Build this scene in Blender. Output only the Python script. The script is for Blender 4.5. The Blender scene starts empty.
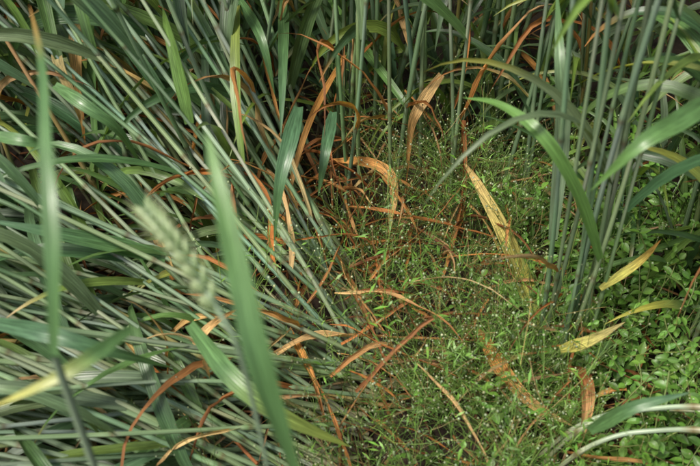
import bpy, math, random
import numpy as np
from mathutils import Vector, noise
random.seed(7); rng=np.random.default_rng(7)
R=random.random
def U(a,b): return random.uniform(a,b)
def nrm(v):
    v=np.asarray(v,float); return v/(np.linalg.norm(v,axis=-1,keepdims=True)+1e-12)

# ------------------------------------------------------------------ mesh builder
class MB:
    def __init__(s): s.V=[];s.F=[];s.C=[];s.L=[];s.n=0
    def raw(s,V,F,C,L):
        s.V.append(V);s.F.append(F+s.n);s.C.append(C);s.L.append(L);s.n+=len(V)
    def grid(s,P,C,L,closed=False):
        n,m=P.shape[:2]
        i=np.arange(n-1)[:,None]; 
        if closed: j=np.arange(m)[None,:]; j2=(j+1)%m
        else: j=np.arange(m-1)[None,:]; j2=j+1
        F=np.stack([i*m+j+0*i,i*m+j2,(i+1)*m+j2,(i+1)*m+j],-1).reshape(-1,4)
        s.raw(P.reshape(-1,3),F,C.reshape(-1,3),L.reshape(-1,3))
    def arrays(s):
        return (np.concatenate(s.V),np.concatenate(s.F),np.concatenate(s.C),np.concatenate(s.L))
    def obj(s,name,mat,parent=None):
        V,F,C,L=s.arrays()
        me=bpy.data.meshes.new(name)
        me.vertices.add(len(V)); me.vertices.foreach_set('co',V.astype(np.float32).ravel())
        me.loops.add(F.size); me.loops.foreach_set('vertex_index',F.astype(np.int32).ravel())
        me.polygons.add(len(F)); me.polygons.foreach_set('loop_start',np.arange(0,F.size,4,dtype=np.int32))
        me.polygons.foreach_set('loop_total',np.full(len(F),4,dtype=np.int32))
        me.polygons.foreach_set('use_smooth',np.ones(len(F),dtype=bool))
        me.update(calc_edges=True)
        a=me.attributes.new('Col','FLOAT_COLOR','POINT')
        a.data.foreach_set('color',np.concatenate([C,np.ones((len(C),1))],1).astype(np.float32).ravel())
        b=me.attributes.new('luv','FLOAT_VECTOR','POINT'); b.data.foreach_set('vector',L.astype(np.float32).ravel())
        me.materials.append(mat)
        o=bpy.data.objects.new(name,me); bpy.context.scene.collection.objects.link(o)
        if parent: o.parent=parent
        return o

def resample(pts,n):
    p=np.array(pts,float); k=len(p)
    p=np.vstack([2*p[0]-p[1],p,2*p[-1]-p[-2]])
    out=[]
    for t in np.linspace(0,k-1-1e-6,n):
        i=int(t);f=t-i;a,b,c,d=p[i],p[i+1],p[i+2],p[i+3]
        out.append(.5*((2*b)+(c-a)*f+(2*a-5*b+4*c-d)*f*f+(3*b-a-3*c+d)*f**3))
    return np.array(out)
def tang(P): return nrm(np.gradient(P,axis=0))

def tube(mb,P,r,C,sides=6):
    n=len(P);T=tang(P)
    ref=np.array([0.31,0.87,-0.2]) if abs(T[:,1].mean())<.8 else np.array([1.,0.1,.1])
    A=nrm(np.cross(T,ref));B=np.cross(T,A)
    r=np.broadcast_to(np.asarray(r,float),(n,))
    th=np.arange(sides)*2*math.pi/sides
    G=P[:,None]+r[:,None,None]*(A[:,None]*np.cos(th)[None,:,None]+B[:,None]*np.sin(th)[None,:,None])
    C=np.broadcast_to(np.asarray(C,float),(n,3)) if np.ndim(C)==1 else C
    CC=np.repeat(C[:,None],sides,1)
    L=np.zeros((n,sides,3)); L[...,0]=np.cos(th)[None]; L[...,1]=np.linspace(0,1,n)[:,None]; L[...,2]=R()
    mb.grid(G,CC,L,True)

def ribbon(mb,P,w,C,N0=(0,-.3,.9),twist=0.,tw0=0.,fold=.35,m=5,wav=0.):
    n=len(P);T=tang(P)
    N0=np.asarray(N0,float)
    S=nrm(np.cross(T,np.broadcast_to(N0,T.shape)))
    for i in range(1,n):
        if np.dot(S[i],S[i-1])<0: S[i]=-S[i]
    N=np.cross(S,T)
    a=tw0+twist*np.linspace(0,1,n)
    S2=S*np.cos(a)[:,None]+N*np.sin(a)[:,None]; N2=np.cross(S2,T)
    N2*=np.sign(np.dot(N2[0],N0)+1e-9)
    x=np.linspace(-1,1,m)
    ph=U(0,6);fr=U(3,6)*math.pi
    wv=wav*np.sin(np.linspace(0,1,n)*fr+ph)
    off=fold*np.abs(x)[None,:]+wv[:,None]*x[None,:]*1.0
    G=P[:,None]+w[:,None,None]*(S2[:,None]*(x*math.cos(fold))[None,:,None]+N2[:,None]*off[...,None])
    CC=np.repeat(C[:,None],m,1)
    L=np.zeros((n,m,3));L[...,0]=x[None];L[...,1]=np.linspace(0,1,n)[:,None];L[...,2]=R()
    mb.grid(G,CC,L)

def prof(n,base=.55,p=2.2):
    s=np.linspace(0,1,n)
    return np.clip(base+(1-base)*np.clip(s/.25,0,1),0,1)*(1-s**p*.985)

# ------------------------------------------------------------------ colours (linear base colour)
def jit(c,k=.15):
    f=1+U(-k,k); return np.array([c[0]*f*(1+U(-.12,.12)),c[1]*f,c[2]*f*(1+U(-.15,.15))])
LEAF=[(.085,.165,.050),(.115,.205,.055),(.085,.160,.075),(.145,.235,.050),(.120,.190,.100),(.055,.115,.045)]
YELL=[(.38,.37,.07),(.30,.33,.06)]
STEM=[(.28,.35,.24),(.33,.39,.28),(.21,.29,.17),(.32,.38,.22),(.24,.31,.23)]
DRY=[(.50,.24,.075),(.43,.175,.05),(.55,.37,.16),(.28,.12,.04),(.60,.46,.23)]
BRN=[(.23,.10,.042),(.17,.075,.035),(.37,.18,.075)]
def grad(c0,c1,n,a=.5,b=1.):
    t=np.clip((np.linspace(0,1,n)-a)/(b-a+1e-6),0,1)[:,None]
    return np.array(c0)[None]*(1-t)+np.array(c1)[None]*t

def leafcol(n,dead=False):
    if dead:
        return grad(jit(random.choice(DRY)),jit(random.choice(DRY+BRN)),n,U(0,.5),1)
    c=jit(random.choice(LEAF),.22); q=R()
    if q<.12: return grad(c,jit(random.choice(YELL)),n,U(.2,.6),U(.7,1))
    if q<.24: return grad(c,jit(DRY[random.choice([0,2])]),n,U(.7,.9),1)
    return grad(c,c*np.array([1.2,1.1,.9]),n,.3,1)

# pocket where the viewer stands, and (mode 2) the open air over the weedy gap
def clear_ok(P,mode=2):
    d=np.linalg.norm(P-np.array([0,0,.8]),axis=1)
    if d.min()<.36: return False
    if mode==1: return True
    x,y,z=P[:,0],P[:,1],P[:,2]
    k=z/.8
    cx=.095*(1-k); lo=.27*(1-k); hi=.62*(1-k)
    w=.06*(1-k)+.01
    inside=(np.abs(x-cx)<w)&(y>lo)&(y<hi)&(z>.05)
    return not inside.any()

def leaf(mb,base,d,L,W,droop=1.,dead=False,twist=None,check=2,n=13,C=None,wav=None):
    P=[np.array(base,float)];d=nrm(d);ds=L/(n-1)
    side=nrm(np.cross(d,[0,0,1])+np.array([U(-.1,.1),U(-.1,.1),0]))*U(-.35,.35)
    nz=rng.normal(0,.09 if dead else .025,(n,3))
    for i in range(n-1):
        s=i/(n-1)
        d=nrm(d+np.array([0,0,-1])*droop*(.3+1.6*s)/n*1.6+side/n+nz[i])
        q=P[-1]+d*ds
        if q[2]<.006: q[2]=.006+R()*.004
        P.append(q)
    P=np.array(P)
    if check and not clear_ok(P,check): return False
    if twist is None: twist=U(-1.5,1.5)*(2.6 if dead else 1)
    ribbon(mb,P,W*.5*prof(n),leafcol(n,dead) if C is None else C,N0=nrm(np.array([U(-.3,.3),U(-.5,.1),1])),
        twist=twist,tw0=U(-.5,.5),fold=U(.15,.5) if not dead else U(.5,1.2),wav=(.12 if not dead else .4) if wav is None else wav)
    return True

def stem(ms,ml,root,d0,d1,L,r,leaves=True,check=2,lw=1.,pl=.8,C=None,deadlow=.6,bendp=1.,lcheck=None):
    n=26
    s=np.linspace(0,1,n)
    nodes=[x/max(L,.3)*.75 for x in [U(.05,.09),U(.17,.24),U(.38,.48),U(.66,.78)]]
    s=np.sort(np.concatenate([s]+[[q-.011,q-.005,q,q+.005,q+.011,q+.02] for q in nodes]))
    s=s[(s>=0)&(s<=1)];n=len(s)
    d0=nrm(d0);d1=nrm(d1)
    t=s**bendp
    D=nrm(d0[None]*(1-t)[:,None]+d1[None]*t[:,None])
    ds=np.diff(s,prepend=0)*L
    P=np.array(root)[None]+np.cumsum(D*ds[:,None],0)
    wob=np.sin(s*U(4,9)+U(0,6))*U(0,.006); P[:,0]+=wob; P[:,1]+=np.sin(s*U(4,9)+U(0,6))*U(0,.006)
    P[:,2]=np.maximum(P[:,2],.004)
    if check and not clear_ok(P,check): return False
    c=jit(random.choice(STEM),.2) if C is None else np.array(C)
    if C is None and R()<.03: c=jit(DRY[2])*.8
    CC=np.repeat(c[None],n,0)
    CC*=(.7+.35*np.clip(s*3,0,1))[:,None]
    base_y=np.clip(1-s/.12,0,1)[:,None]*.55
    CC=CC*(1-base_y)+np.array([.30,.23,.10])[None]*base_y
    rr=r*(1-.35*s)
    for q in nodes:
        k=np.exp(-((s-q)/.005)**2); rr=rr*(1+.42*k)
        kk=np.exp(-((s-q)/.004)**2)[:,None]; CC=CC*(1-kk*.75)+np.array([.12,.09,.035])[None]*kk*.75
        k2=np.exp(-((s-q-.014)/.007)**2)[:,None]; CC=CC*(1-k2*.6)+np.array([.46,.51,.35])[None]*k2*.6
        sh=((s>q)&(s<q+.15)); rr=np.where(sh,rr*1.12,rr)
        CC=np.where(sh[:,None],CC*np.array([.72,.86,.68]),CC)
    tube(ms,P,rr,CC,6)
    if leaves:
        az=U(0,6.28)
        for i,q in enumerate(nodes):
            az+=math.pi+U(-.7,.7)
            if R()>pl: continue
            j=min(n-2,int(np.searchsorted(s,q+.15)))
            T=nrm(P[j+1]-P[j-1])
            o=np.array([math.cos(az),math.sin(az),.25])
            dead=(i==0 and R()<deadlow+.15) or (i==1 and R()<deadlow*.35)
            leaf(ml[1] if dead else ml[0],P[j],T*U(.7,1.1)+o*U(.35,.7),U(.13,.27)*(.75 if dead else 1),U(.009,.0155)*lw*(.55 if dead else 1),
                 droop=U(.5,2.2),dead=dead,check=check if lcheck is None else lcheck)
    return True

# ------------------------------------------------------------------ materials
def nt(name):
    m=bpy.data.materials.new(name);m.use_nodes=True;t=m.node_tree;t.nodes.clear();return m,t
def N(t,k,**kw):
    n=t.nodes.new(k)
    for a,b in kw.items(): setattr(n,a,b)
    return n
def blade_mat(name,transl=.3,rough=.45,veins=22.,bump=.25,spot=.35,spec=.45,mid=1.4,simple=False):
    m,t=nt(name);l=t.links.new
    at=N(t,'ShaderNodeAttribute',attribute_name='Col')
    out=N(t,'ShaderNodeOutputMaterial');pr=N(t,'ShaderNodeBsdfPrincipled')
    if simple:
        l(at.outputs['Color'],pr.inputs['Base Color']);pr.inputs['Roughness'].default_value=rough;pr.inputs['Specular IOR Level'].default_value=spec
        l(pr.outputs[0],out.inputs[0]);return m
    lu=N(t,'ShaderNodeAttribute',attribute_name='luv')
    sp=N(t,'ShaderNodeSeparateXYZ');l(lu.outputs['Vector'],sp.inputs[0])
    mu=N(t,'ShaderNodeMath',operation='MULTIPLY');l(sp.outputs[0],mu.inputs[0]);mu.inputs[1].default_value=veins
    si=N(t,'ShaderNodeMath',operation='SINE');l(mu.outputs[0],si.inputs[0])
    vs=N(t,'ShaderNodeVectorMath',operation='MULTIPLY');l(lu.outputs['Vector'],vs.inputs[0]);vs.inputs[1].default_value=(6,9,91)
    n1=N(t,'ShaderNodeTexNoise');l(vs.outputs[0],n1.inputs['Vector']);n1.inputs['Scale'].default_value=1.;n1.inputs['Detail'].default_value=3
    def mr(src,a0,a1,b0,b1):
        q=N(t,'ShaderNodeMapRange');l(src,q.inputs[0])
        for i,v in enumerate((a0,a1,b0,b1)): q.inputs[i+1].default_value=v
        return q.outputs[0]
    def mul(x,y):
        q=N(t,'ShaderNodeMath',operation='MULTIPLY');l(x,q.inputs[0]);l(y,q.inputs[1]);return q.outputs[0]
    f=mul(mr(si.outputs[0],-1,1,.88,1.12),mr(n1.outputs[0],.3,.7,1-spot,1+spot))
    ab=N(t,'ShaderNodeMath',operation='ABSOLUTE');l(sp.outputs[0],ab.inputs[0])
    f=mul(f,mr(ab.outputs[0],0,.12,mid,1.))
    vm=N(t,'ShaderNodeVectorMath',operation='SCALE');l(at.outputs['Color'],vm.inputs[0]);l(f,vm.inputs['Scale'])
    l(vm.outputs[0],pr.inputs['Base Color'])
    if bump>0:
        bp=N(t,'ShaderNodeBump');bp.inputs['Strength'].default_value=bump;bp.inputs['Distance'].default_value=.0006;l(si.outputs[0],bp.inputs['Height'])
        l(bp.outputs[0],pr.inputs['Normal'])
    rr=mr(n1.outputs[0],.3,.7,rough-.08,rough+.15);l(rr,pr.inputs['Roughness']);pr.inputs['Specular IOR Level'].default_value=spec
    if transl>0:
        tr=N(t,'ShaderNodeBsdfTranslucent');v2=N(t,'ShaderNodeVectorMath',operation='MULTIPLY');l(vm.outputs[0],v2.inputs[0]);v2.inputs[1].default_value=(1.6,1.6,.6)
        l(v2.outputs[0],tr.inputs['Color'])
        mx=N(t,'ShaderNodeMixShader');mx.inputs[0].default_value=transl;l(pr.outputs[0],mx.inputs[1]);l(tr.outputs[0],mx.inputs[2]);l(mx.outputs[0],out.inputs[0])
    else: l(pr.outputs[0],out.inputs[0])
    return m
M_leaf=blade_mat('wheat_leaf_mat',.27,.38,spec=.8,bump=.15)
M_stem=blade_mat('wheat_stem_mat',0,.38,9.,0,.22,.65,1.)
M_dry=blade_mat('dry_leaf_mat',.2,.6,26.,.4,.5,.25)
M_weed=blade_mat('weed_mat',0,.45,spec=.4,simple=True)
M_chick=blade_mat('chickweed_mat',.25,.42,3.,0,.2,.5,1.25)
m,t=nt('soil_mat');l=t.links.new
ge=N(t,'ShaderNodeNewGeometry');n1=N(t,'ShaderNodeTexNoise');n1.inputs['Scale'].default_value=45;n1.inputs['Detail'].default_value=8
n1.inputs['Roughness'].default_value=.7;l(ge.outputs['Position'],n1.inputs['Vector'])
cr=N(t,'ShaderNodeValToRGB');l(n1.outputs[0],cr.inputs[0]);e=cr.color_ramp.elements
e[0].position=.3;e[0].color=(.012,.008,.005,1);e[1].position=.75;e[1].color=(.065,.042,.025,1)
bp=N(t,'ShaderNodeBump');bp.inputs['Strength'].default_value=.9;bp.inputs['Distance'].default_value=.006;l(n1.outputs[0],bp.inputs['Height'])
pr=N(t,'ShaderNodeBsdfPrincipled');pr.inputs['Roughness'].default_value=.9;l(cr.outputs[0],pr.inputs['Base Color']);l(bp.outputs[0],pr.inputs['Normal'])
out=N(t,'ShaderNodeOutputMaterial');l(pr.outputs[0],out.inputs[0]);M_soil=m

# ------------------------------------------------------------------ ground
g=MB();k=240
u=np.linspace(-1,1,k);ax=1.3*u+60*u**9
X,Y=np.meshgrid(ax,ax+.6,indexing='ij')
Z=np.zeros_like(X)
for i in range(k):
    for j in range(k):
        x,y=X[i,j],Y[i,j]
        if abs(x)<3 and abs(y)<4:
            Z[i,j]=noise.noise((x*9,y*9,0))*.008+noise.noise((x*35,y*35,3))*.006+noise.noise((x*90,y*90,5))*.003-.008
G=np.stack([X,Y,Z],-1);g.grid(G,np.ones((k,k,3))*.05,np.zeros((k,k,3)))
g.obj('soil_ground',M_soil)

def group(name):
    e=bpy.data.objects.new(name,None);bpy.context.scene.collection.objects.link(e);return e
def emit(name,ms,ml=None):
    p=group(name)
    if ms and ms.n: ms.obj('stems',M_stem,p)
    if ml:
        if ml[0].n: ml[0].obj('green_blades',M_leaf,p)
        if ml[1].n: ml[1].obj('dead_blades',M_dry,p)
    return p
def new(): return MB(),(MB(),MB())
def edge(y):   # left margin of the weedy gap
    return float(np.interp(y,[.28,.39,.46,.55,.65,.78],[-.03,-.005,.045,.02,-.03,-.05]))
def tillers(ml,n,xr,yr,dx=0,chk=2,Lr=(.12,.30)):
    # young side shoots: green blades rising from ground level
    for i in range(n):
        x,y=U(*xr),U(*yr)
        for k in range(random.randint(2,3)):
            leaf(ml[0],(x,y,U(0,.06)),(dx+U(-.5,.5),U(-.45,.45),1.),U(*Lr),U(.006,.013),droop=U(.6,2.4),check=chk)

# ------------------------------------------------------------------ lodged wheat, steeper bundle
ms,ml=new()
for i in range(66):
    y=U(.45,.74); xr=edge(y)+.02
    root=(U(-.14,xr) if i%2 else xr-U(0,.05),y,0)
    d=np.array([-.23+U(-.09,.07),.24+U(-.08,.06),.27+U(-.12,.14)])
    stem(ms,ml,root,d+np.array([0,0,.05]),d-np.array([0,0,U(-.02,.10)]),U(.6,.8),U(.0018,.0027),pl=.6,deadlow=.6,check=0,lcheck=2,lw=1.05)
emit('lodged_wheat',ms,ml)
# flatter bundle falling to the left
ms,ml=new()
for i in range(105):
    y=U(.32,.49)
    root=(edge(y)+.03-(U(0,.16) if i%2 else U(0,.04)),y,0)
    ang=U(-.45,.45) if i%3 else U(-.35,-.05)
    d=np.array([-math.cos(ang),-math.sin(ang),U(.15,.9)])
    stem(ms,ml,root,d,d+np.array([0,0,-U(.1,.4)]),U(.55,.8),U(.0019,.0028),pl=.6,deadlow=.35,check=1,lcheck=2,lw=1.1)
for i in range(80):
    root=(U(-.55,-.08),U(.25,.66),0)
    ang=U(-.35,.6)
    d=np.array([-math.cos(ang),math.sin(ang),U(.05,.6)])
    stem(ms,ml,root,d,d+np.array([0,0,-U(.1,.4)]),U(.5,.8),U(.0019,.0028),pl=.75,deadlow=.3,lw=1.25)
tillers(ml,40,(-.5,-.06),(.42,.7),-.6,2,(.1,.22))
emit('lodged_wheat',ms,ml)
# leaning crop upper left
ms,ml=new()
for i in range(210):
    root=(U(-.75,.0),U(.58,1.25),0)
    d=np.array([-.25+U(-.25,.2),.12+U(-.2,.2),.45+U(-.2,.25)])
    stem(ms,ml,root,d+np.array([0,0,.1]),d,U(.6,.8),U(.0018,.0027),pl=.95,lw=1.3,deadlow=.25)
tillers(ml,110,(-.75,-.05),(.68,1.3),-.4)
emit('leaning_wheat',ms,ml)
# ------------------------------------------------------------------ standing wheat
ms,ml=new()
for i in range(18):
    root=(.03+U(-.05,.17),.68+U(-.01,.16),0)
    d=np.array([U(-.10,.08),U(-.05,.08),1.])
    stem(ms,ml,root,d,d+np.array([U(-.1,.1),U(-.1,.1),0]),U(.65,.8),U(.0018,.0027),pl=.75,check=0,lcheck=2)
for i in range(150):
    root=(U(-.15,.75),U(.78,1.35),0)
    d=np.array([U(-.2,.2),U(-.12,.12),1.])
    stem(ms,ml,root,d,d+np.array([U(-.1,.1),U(-.1,.1),0]),U(.65,.8),U(.0018,.0027),pl=.95,lw=1.25,deadlow=.35)
tillers(ml,170,(-.15,.7),(.76,1.3))
emit('standing_wheat',ms,ml)
ms,ml=new()
for i in range(10):
    root=((.196 if i%2 else .222)+U(-.012,.012),(.465 if i%2 else .49)+U(-.02,.03),0)
    d=np.array([-.06+U(-.07,.06),.02+U(-.07,.09),1.])
    stem(ms,ml,root,d,d+np.array([U(-.06,.02),U(-.06,.08),0]),U(.65,.8),U(.0016,.0025),pl=.35,check=0,lcheck=2,deadlow=.3)
cl=[(U(.27,.6),U(.44,.85)) for _ in range(15)]
for i in range(66):
    c0=random.choice(cl)
    root=(c0[0]+U(-.025,.025),c0[1]+U(-.025,.025),0)
    d=np.array([U(-.18,.08),U(-.12,.12),1.])
    stem(ms,ml,root,d,d+np.array([U(-.1,.06),U(-.08,.08),0]),U(.65,.8),U(.0016,.0026),pl=.9,lw=1.35,deadlow=.3)
tillers(ml,55,(.24,.6),(.48,.85))
emit('standing_wheat',ms,ml)
# pushed-over stalks at the near right
ms=MB()
for k,(dz,dy) in enumerate([(0,0),(.012,.014),(-.02,.03)]):
    P=resample([(.165,.345+dy,0),(.180,.345+dy,.07+dz),(.205,.347+dy,.115+dz),(.245,.350+dy,.13+dz),(.31,.330+dy,.16+dz),(.50,.26+dy,.2+dz)],30)
    c=grad((.26,.27,.12),(.28,.36,.24),30,.0,.5)
    rr=np.full(30,.0021);
    for q in (9,21): rr[q]=.003;c[q]=(.14,.12,.05);c[q+1]=(.42,.47,.31)
    tube(ms,P,rr,c,8)
emit('lodged_wheat',ms)

# ------------------------------------------------------------------ single leaves
def hero(name,pts,w,c0,c1,dry=False,base=.55,p=2.2,twist=0,tw0=0,fold=.3,n=28,a=.3,b=1,N0=(0,-.45,.85),wav=.1,mid=None):
    mb=MB();P=resample(np.array(pts)/1000.,n)
    C=grad(c0,c1,n,a,b)*(1.05 if dry else 1.35)
    ribbon(mb,P,w/2000.*prof(n,base,p),C,N0=N0,twist=twist,tw0=tw0,fold=fold,m=7,wav=wav)
    mb.obj(name,M_dry if dry else M_leaf)
O=(.46,.22,.06);TAN=(.54,.36,.16);STR=(.52,.43,.20);YE=(.40,.38,.09);BR=(.27,.105,.038)
D='dry_wheat_leaf'
hero('yellowing_wheat_leaf',[(119,671,120),(130,613,140),(155,576,110),(179,551,60),(196,505,30)][::-1],21,YE,TAN,True,twist=.5,base=.5)
hero(D,[(117,690,160),(118,647,100),(108,612,60),(89,553,30)],10,BR,O,True,twist=2.5,fold=.9,base=.8,p=5)
hero(D,[(98,750,170),(73,702,170),(64,696,140),(62,677,80)],14,TAN,O,True,twist=.6)
hero(D,[(-22,691,100),(16,678,110),(40,663,110),(47,649,90),(41,622,50)],12,O,TAN,True,base=.25,p=5)
hero(D,[(-5,614,40),(43,608,60),(98,605,60)],8,O,BR,True,twist=2,fold=.8)
hero(D,[(11,587,60),(36,528,70),(62,481,60)],7,BR,TAN,True,twist=2,fold=.8)
hero(D,[(-73,468,60),(-39,473,80),(0,482,70),(50,483,65),(131,484,60)],11,TAN,O,True,twist=2.4,fold=.7,wav=.3)
hero(D,[(127,497,60),(142,440,75),(167,408,70),(205,390,60)],18,O,TAN,True,twist=.4,base=.4)
hero(D,[(-6,808,150),(-42,701,150),(-62,628,120),(-70,583,60)],8,O,TAN,True,twist=1)
hero(D,[(-261,746,260),(-261,692,260),(-265,676,220),(-268,655,160)],16,TAN,O,True)
hero(D,[(-283,699,260),(-269,654,260),(-258,640,220),(-270,658,160)],11,STR,O,True)
hero('yellowing_wheat_leaf',[(187,435,120),(209,432,140),(247,458,130)],12,YE,STR,True)
hero(D,[(205,451,60),(208,413,100),(205,383,100),(202,367,60)],20,BR,TAN,True,fold=.7)
hero(D,[(-139,440,120),(-122,448,140),(-103,488,110)],9,TAN,O,True)
hero(D,[(-60,497,60),(-36,434,70),(-19,383,50)],11,O,BR,True,twist=1.5,fold=.7)
hero(D,[(224,480,150),(258,496,170),(292,538,150)],9,YE,O,True)
hero(D,[(202,855,120),(226,784,120),(235,712,80)],10,O,TAN,True,twist=.8)
GD=(.05,.11,.055);GM=(.07,.145,.05);GB=(.10,.20,.05);GP=(.14,.20,.12);YG=(.24,.29,.06)
Lf='wheat_leaf'
hero(Lf,[(-49,643,220),(-53,578,240),(-62,542,220),(-70,527,160)],17,GD,GM)
hero(Lf,[(-74,861,200),(-67,713,220),(-66,620,200)],13,GM,GD)
hero(Lf,[(86,521,340),(109,490,360),(136,455,360),(172,452,300),(205,458,220)][::-1],13,GB,GB)
hero(Lf,[(246,456,400),(203,409,420),(174,388,420),(152,387,380)],15,GM,GB)
hero(Lf,[(172,642,360),(167,566,340),(177,549,280),(181,513,180)][::-1],15,GP,GM,twist=.4)
hero(Lf,[(-56,255,560),(-49,231,550),(-42,207,530),(-34,183,500),(-21,164,440)][::-1],11,GM,GB,base=.3,p=3)
hero(Lf,[(-177,416,500),(-144,332,530),(-129,273,530),(-123,234,510),(-127,208,470)][::-1],8,GM,O,a=.75,base=.5)
hero(Lf,[(-165,499,170),(-207,491,200),(-248,479,230),(-299,477,250)],17,GM,GD)
hero(Lf,[(-268,774,260),(-211,681,270),(-176,649,230),(-156,647,200)],16,GM,GD)
hero(Lf,[(-258,605,280),(-227,579,280),(-203,578,250),(-195,596,180)],13,GM,GM)
hero(Lf,[(-17,680,180),(-23,616,190),(-31,593,150)],14,GD,GM)
hero(Lf,[(-124,394,220),(-86,337,240),(-50,316,220),(0,321,160)],15,GM,YG,p=4)
hero(Lf,[(-111,255,420),(-120,227,440),(-138,213,440),(-166,205,430)],9,GM,YE)
hero(Lf,[(-260,369,260),(-207,345,280),(-169,344,260),(-135,367,200)],14,GD,GM)
hero(Lf,[(176,314,200),(196,310,240),(236,317,250)],12,GM,GD)
hero(Lf,[(-25,954,120),(17,817,150),(57,744,140),(68,736,120)],13,GB,GM)
hero(Lf,[(-276,501,320),(-243,493,320),(-229,525,280)],11,GM,GM)
hero(Lf,[(-112,771,250),(-86,707,250),(-75,683,200)],12,GM,GM)
ms=MB()
tube(ms,resample([(-.010,.15,0),(-.012,.155,.25),(-.021,.164,.44)],14),.0020,(.22,.30,.19))
tube(ms,resample([(-.128,.16,0),(-.13,.19,.25),(-.127,.208,.47)],14),.0020,(.22,.30,.19))
emit('wheat_stalk',ms)
# ear of wheat
ms,ml=new()
P=resample(np.array([(-56,219,490),(-68,236,500),(-79,248,505),(-90,264,500)])/1000.,20)
tube(ms,resample([(-.03,.17,0),(-.035,.18,.3),(-.045,.205,.45),(-.056,.219,.49),(-.09,.264,.50)],26),.0012,(.19,.27,.17))
T=tang(P)
for i in range(20):
    for sgn in (-1,1):
        if (i+(sgn>0))%2: continue
        S=nrm(np.cross(T[i],[0,0,1]))*sgn
        for k2 in range(3):
            dd=nrm(T[i]*1.0+S*(.45)+np.array([0,0,(k2-1)*.45]))
            b=P[i]+S*.0006
            s=np.linspace(0,1,7); Q=b[None]+dd[None]*(s*.0085)[:,None]
            tube(ml[0],Q,.0015*np.sin(np.clip(s*.93+.06,0,1)*math.pi)**.7+.0001,grad((.20,.30,.13),(.34,.42,.22),7,0,1),6)
            tube(ml[0],np.array([Q[-2],Q[-1]+dd*.005]),.0002,(.4,.45,.25),3)
emit('wheat_ear',ms,ml)

# ------------------------------------------------------------------ litter of dead leaves and straw
mb=MB()
for i in range(1150):
    x,y=U(-.6,.6),U(.25,1.2)
    if y>.8 and R()<.6: continue
    if R()<.5: x=U(-.3,.25)
    a=U(0,6.28);z=U(.002,.05)*(1 if R()<.7 else 1.8)
    d=np.array([math.cos(a),math.sin(a),U(-.2,.35)])
    n=10;C=grad(jit(random.choice(DRY+BRN)),jit(random.choice(DRY+BRN)),n,0,1)*U(.3,.9)
    if R()<.6: leaf(mb,(x,y,z),d,U(.04,.16),U(.003,.008),droop=U(.2,1.),dead=True,check=0,n=n,C=C)
    else:
        P=resample([(x,y,z),(x+d[0]*.05,y+d[1]*.05,z+U(-.005,.01)),(x+d[0]*.1,y+d[1]*.1+U(-.01,.01),z+U(-.01,.01))],6)
        P[:,2]=np.maximum(P[:,2],.003);tube(mb,P,U(.0006,.0016),C[:6],5)
for i in range(120):
    q=R()
    if q<.4: y=U(.40,.70);x=edge(y)+U(-.08,.03);a=U(-1.2,1.2)
    elif q<.75: x,y=U(-.08,.2),U(.62,.80);a=U(-2.8,-.3)
    elif q<.85: x,y=U(.18,.26),U(.42,.55);a=U(2.,4.3)
    else: x,y=U(-.02,.2),U(.35,.62);a=U(0,6.28)
    n=16
    leaf(mb,(x,y,U(.04,.12)),(math.cos(a),math.sin(a),U(-.2,.9)),U(.07,.20),U(.0025,.007),droop=U(.6,2.2),dead=True,check=0,n=n,
         C=grad(jit(random.choice(DRY[:4])),jit(random.choice(DRY+BRN)),n,0,1)*U(.75,1.))
mb.obj('dead_leaf_litter',M_dry)

# ------------------------------------------------------------------ fine-stemmed weed with tiny pale capsules
def dot(mb,c,r,col):
    th=np.arange(5)*2*math.pi/5
    z=np.array([-1,0,1.]);rad=np.array([.15,1.,.15])
    G=np.array(c)[None,None]+r*np.stack([rad[:,None]*np.cos(th)[None],rad[:,None]*np.sin(th)[None],z[:,None]+0*th[None]],-1)
    mb.grid(G,np.broadcast_to(np.array(col),(3,5,3)),np.zeros((3,5,3)),True)
def weed(seed,leafy=False):
    random.seed(seed);mb=MB()
    def br(p,d,L,r,lev):
        n=4;P=[p]
        for i in range(n-1):
            d=nrm(d+np.array([U(-.2,.2),U(-.2,.2),U(-.12,.16)]))
            q=P[-1]+d*L/(n-1); q[2]=max(q[2],.004); P.append(q)
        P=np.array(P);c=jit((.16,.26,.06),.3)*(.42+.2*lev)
        if R()<.08: c=jit((.38,.28,.12),.2)
        tube(mb,P,r,c,3)
        if lev<3:
            for k2 in range(2+(R()<.3)):
                a=nrm(d+np.array([U(-.7,.7),U(-.7,.7),U(-.2,.6)]))
                br(P[-1],a,L*U(.6,.95),r*.8,lev+1)
            for j in range(1,n):
                for sg in range(2 if leafy else (R()<.4)):
                    a=nrm(np.array([U(-1,1),U(-1,1),U(-.1,.9)]))
                    l2=U(.005,.013);Q=np.array([P[j],P[j]+a*l2*.5,P[j]+a*l2+np.array([0,0,-.15*l2])])
                    wd=.0003 if R()<.7 else .0009
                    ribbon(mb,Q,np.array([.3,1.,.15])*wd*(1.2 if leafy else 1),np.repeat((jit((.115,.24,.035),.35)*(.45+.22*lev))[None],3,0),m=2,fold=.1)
        else:
            if R()<.8: dot(mb,P[-1],U(.0006,.0013),jit((.40,.46,.26),.25))
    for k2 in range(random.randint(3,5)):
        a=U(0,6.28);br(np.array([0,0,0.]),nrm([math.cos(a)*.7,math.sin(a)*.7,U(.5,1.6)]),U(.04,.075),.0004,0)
    return mb.arrays()
W=[weed(100+i) for i in range(9)];WL=[weed(200+i,True) for i in range(6)]
random.seed(11)
mb=MB()
def put(A,x,y,s,z=0):
    V,F,C,L=A;a=U(0,6.28);c,s_=math.cos(a),math.sin(a)
    Rm=np.array([[c,-s_,0],[s_,c,0],[0,0,1]])
    mb.raw((V@Rm.T)*s+np.array([x,y,z]),F,C*U(.5,1.35),L)
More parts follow.
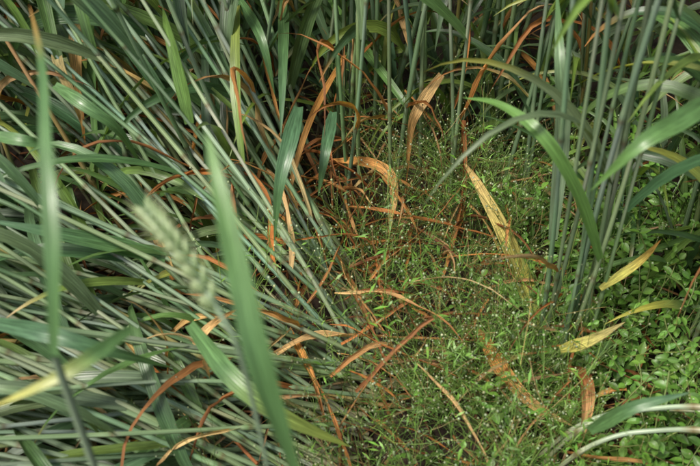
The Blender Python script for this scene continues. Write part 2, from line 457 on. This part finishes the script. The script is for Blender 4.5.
def gap(x,y):
    return .28<y<.70 and edge(y)+.02<x<(.235-.05*(y-.28)/.44)*(1 if y>.4 else .9)
cnt=0
while cnt<104:
    x,y=U(-.08,.27),U(.26,.76)
    if not(gap(x,y) or R()<.04): continue
    if noise.noise((x*18,y*18,2))<-.04: continue
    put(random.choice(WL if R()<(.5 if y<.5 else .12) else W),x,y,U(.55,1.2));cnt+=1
for i in range(24): put(random.choice(W),U(-.15,.4),U(.3,.85),U(.7,1.))
mb.obj('sandwort_weed_patch',M_weed)

# ------------------------------------------------------------------ chickweed with small oval leaves
mb=MB()
def oval(p,d,L,Wd,c):
    n=6;s=np.linspace(0,1,n)
    d=nrm(d);P=p[None]+d[None]*(s*L)[:,None]+np.array([0,0,-1])[None]*(s**2*L*U(0,.5))[:,None]
    w=Wd*.5*np.sin(np.clip(s,0.02,.99)**.8*math.pi)**.8
    ribbon(mb,P,w,np.repeat(c[None],n,0),N0=(U(-.4,.4),U(-.5,.3),1),fold=.3,m=5,tw0=U(-.4,.4))
def chick(x,y,L,z0=0,col=(.115,.24,.04),k=1.):
    a=U(0,6.28);d=nrm([math.cos(a),math.sin(a),U(.5,2.)]);p=np.array([x,y,z0]);P=[p]
    for i in range(int(L/.014)):
        d=nrm(d+np.array([U(-.3,.3),U(-.3,.3),U(-.2,.2)]));p=p+d*.014;p[2]=max(p[2],.006);P.append(p)
    P=np.array(P)
    if len(P)<3: return
    tube(mb,P,.0007,jit((.18,.24,.07)),4)
    for i in range(1,len(P)):
        o=nrm(np.cross(P[i]-P[i-1],[U(-1,1),U(-1,1),1]))
        sz=U(.008,.0175)*(1-.35*(i/len(P)))*k
        c=jit(col,.35)
        for sg in (-1,1): oval(P[i],o*sg+np.array([0,0,U(.0,.7)]),sz,sz*U(.5,.72),c)
for i in range(500):
    x,y=U(.20,.50),U(.26,.70)
    if noise.noise((x*13,y*13,7))<-.22: continue
    chick(x,y,U(.06,.21))
for i in range(22): chick(U(.04,.22),U(.28,.55),U(.04,.10),k=.8)
mb.obj('chickweed_patch',M_chick)

# ------------------------------------------------------------------ surrounding crop (instanced clumps)
field=group('surrounding_wheat_crop');first=[]
for v in range(3):
    ms,ml=new()
    for i in range(14):
        root=(U(-.18,.18),U(-.18,.18),0);d=np.array([U(-.15,.1),U(-.12,.12),1.])
        stem(ms,ml,root,d,d+np.array([U(-.15,.15),U(-.15,.15),0]),U(.65,.85),.0025,check=0)
    tr=[ms.obj('clump_stems',M_stem,field),ml[0].obj('clump_blades',M_leaf,field),ml[1].obj('clump_dead_blades',M_dry,field)]
    lx,ly=-.9+.9*v,1.75
    for q in tr:q.location=(lx,ly,0)
    first.append(tr)
y=-1.0
while y<2.6:
    x=-1.8
    while x<1.85:
        px,py=x+U(-.07,.07),y+U(-.07,.07)
        if not ((abs(px)<.75 and 0<py<1.4) or (abs(px)<.7 and -.85<py<.3)):
            rz=U(0,6.28)
            for q in random.choice(first):
                o=bpy.data.objects.new(q.name.split('.')[0],q.data);bpy.context.scene.collection.objects.link(o)
                o.parent=field;o.location=(px,py,0);o.rotation_euler=(0,0,rz)
        x+=.37
    y+=.37

# ------------------------------------------------------------------ light
w=bpy.data.worlds.new('World');bpy.context.scene.world=w;w.use_nodes=True;t=w.node_tree
sk=t.nodes.new('ShaderNodeTexSky');sk.sky_type='NISHITA';sk.sun_disc=False
EL,AZ=math.radians(66),math.radians(-120)
sk.sun_elevation=EL;sk.sun_rotation=AZ;sk.air_density=1.;sk.dust_density=5.;sk.ozone_density=.5
bg=t.nodes['Background'];t.links.new(sk.outputs[0],bg.inputs[0]);bg.inputs[1].default_value=.14
sd=bpy.data.lights.new('sun','SUN');sd.energy=5;sd.angle=math.radians(12);sd.color=(1,.95,.86)
so=bpy.data.objects.new('sun',sd);bpy.context.scene.collection.objects.link(so)
dirv=Vector((math.sin(AZ)*math.cos(EL),math.cos(AZ)*math.cos(EL),math.sin(EL)))
so.rotation_euler=dirv.to_track_quat('Z','Y').to_euler()
# ------------------------------------------------------------------ camera
cd=bpy.data.cameras.new('camera');cam=bpy.data.objects.new('camera',cd);bpy.context.scene.collection.objects.link(cam)
cam.location=(0,0,.8);cam.rotation_euler=(math.radians(40),0,0)
cd.sensor_width=36;cd.lens=46.3;cd.clip_start=.02;cd.clip_end=300
cd.dof.use_dof=True;cd.dof.focus_distance=.97;cd.dof.aperture_fstop=9
sc=bpy.context.scene;sc.camera=cam
sc.view_settings.view_transform='Standard';sc.view_settings.look='None';sc.view_settings.exposure=0
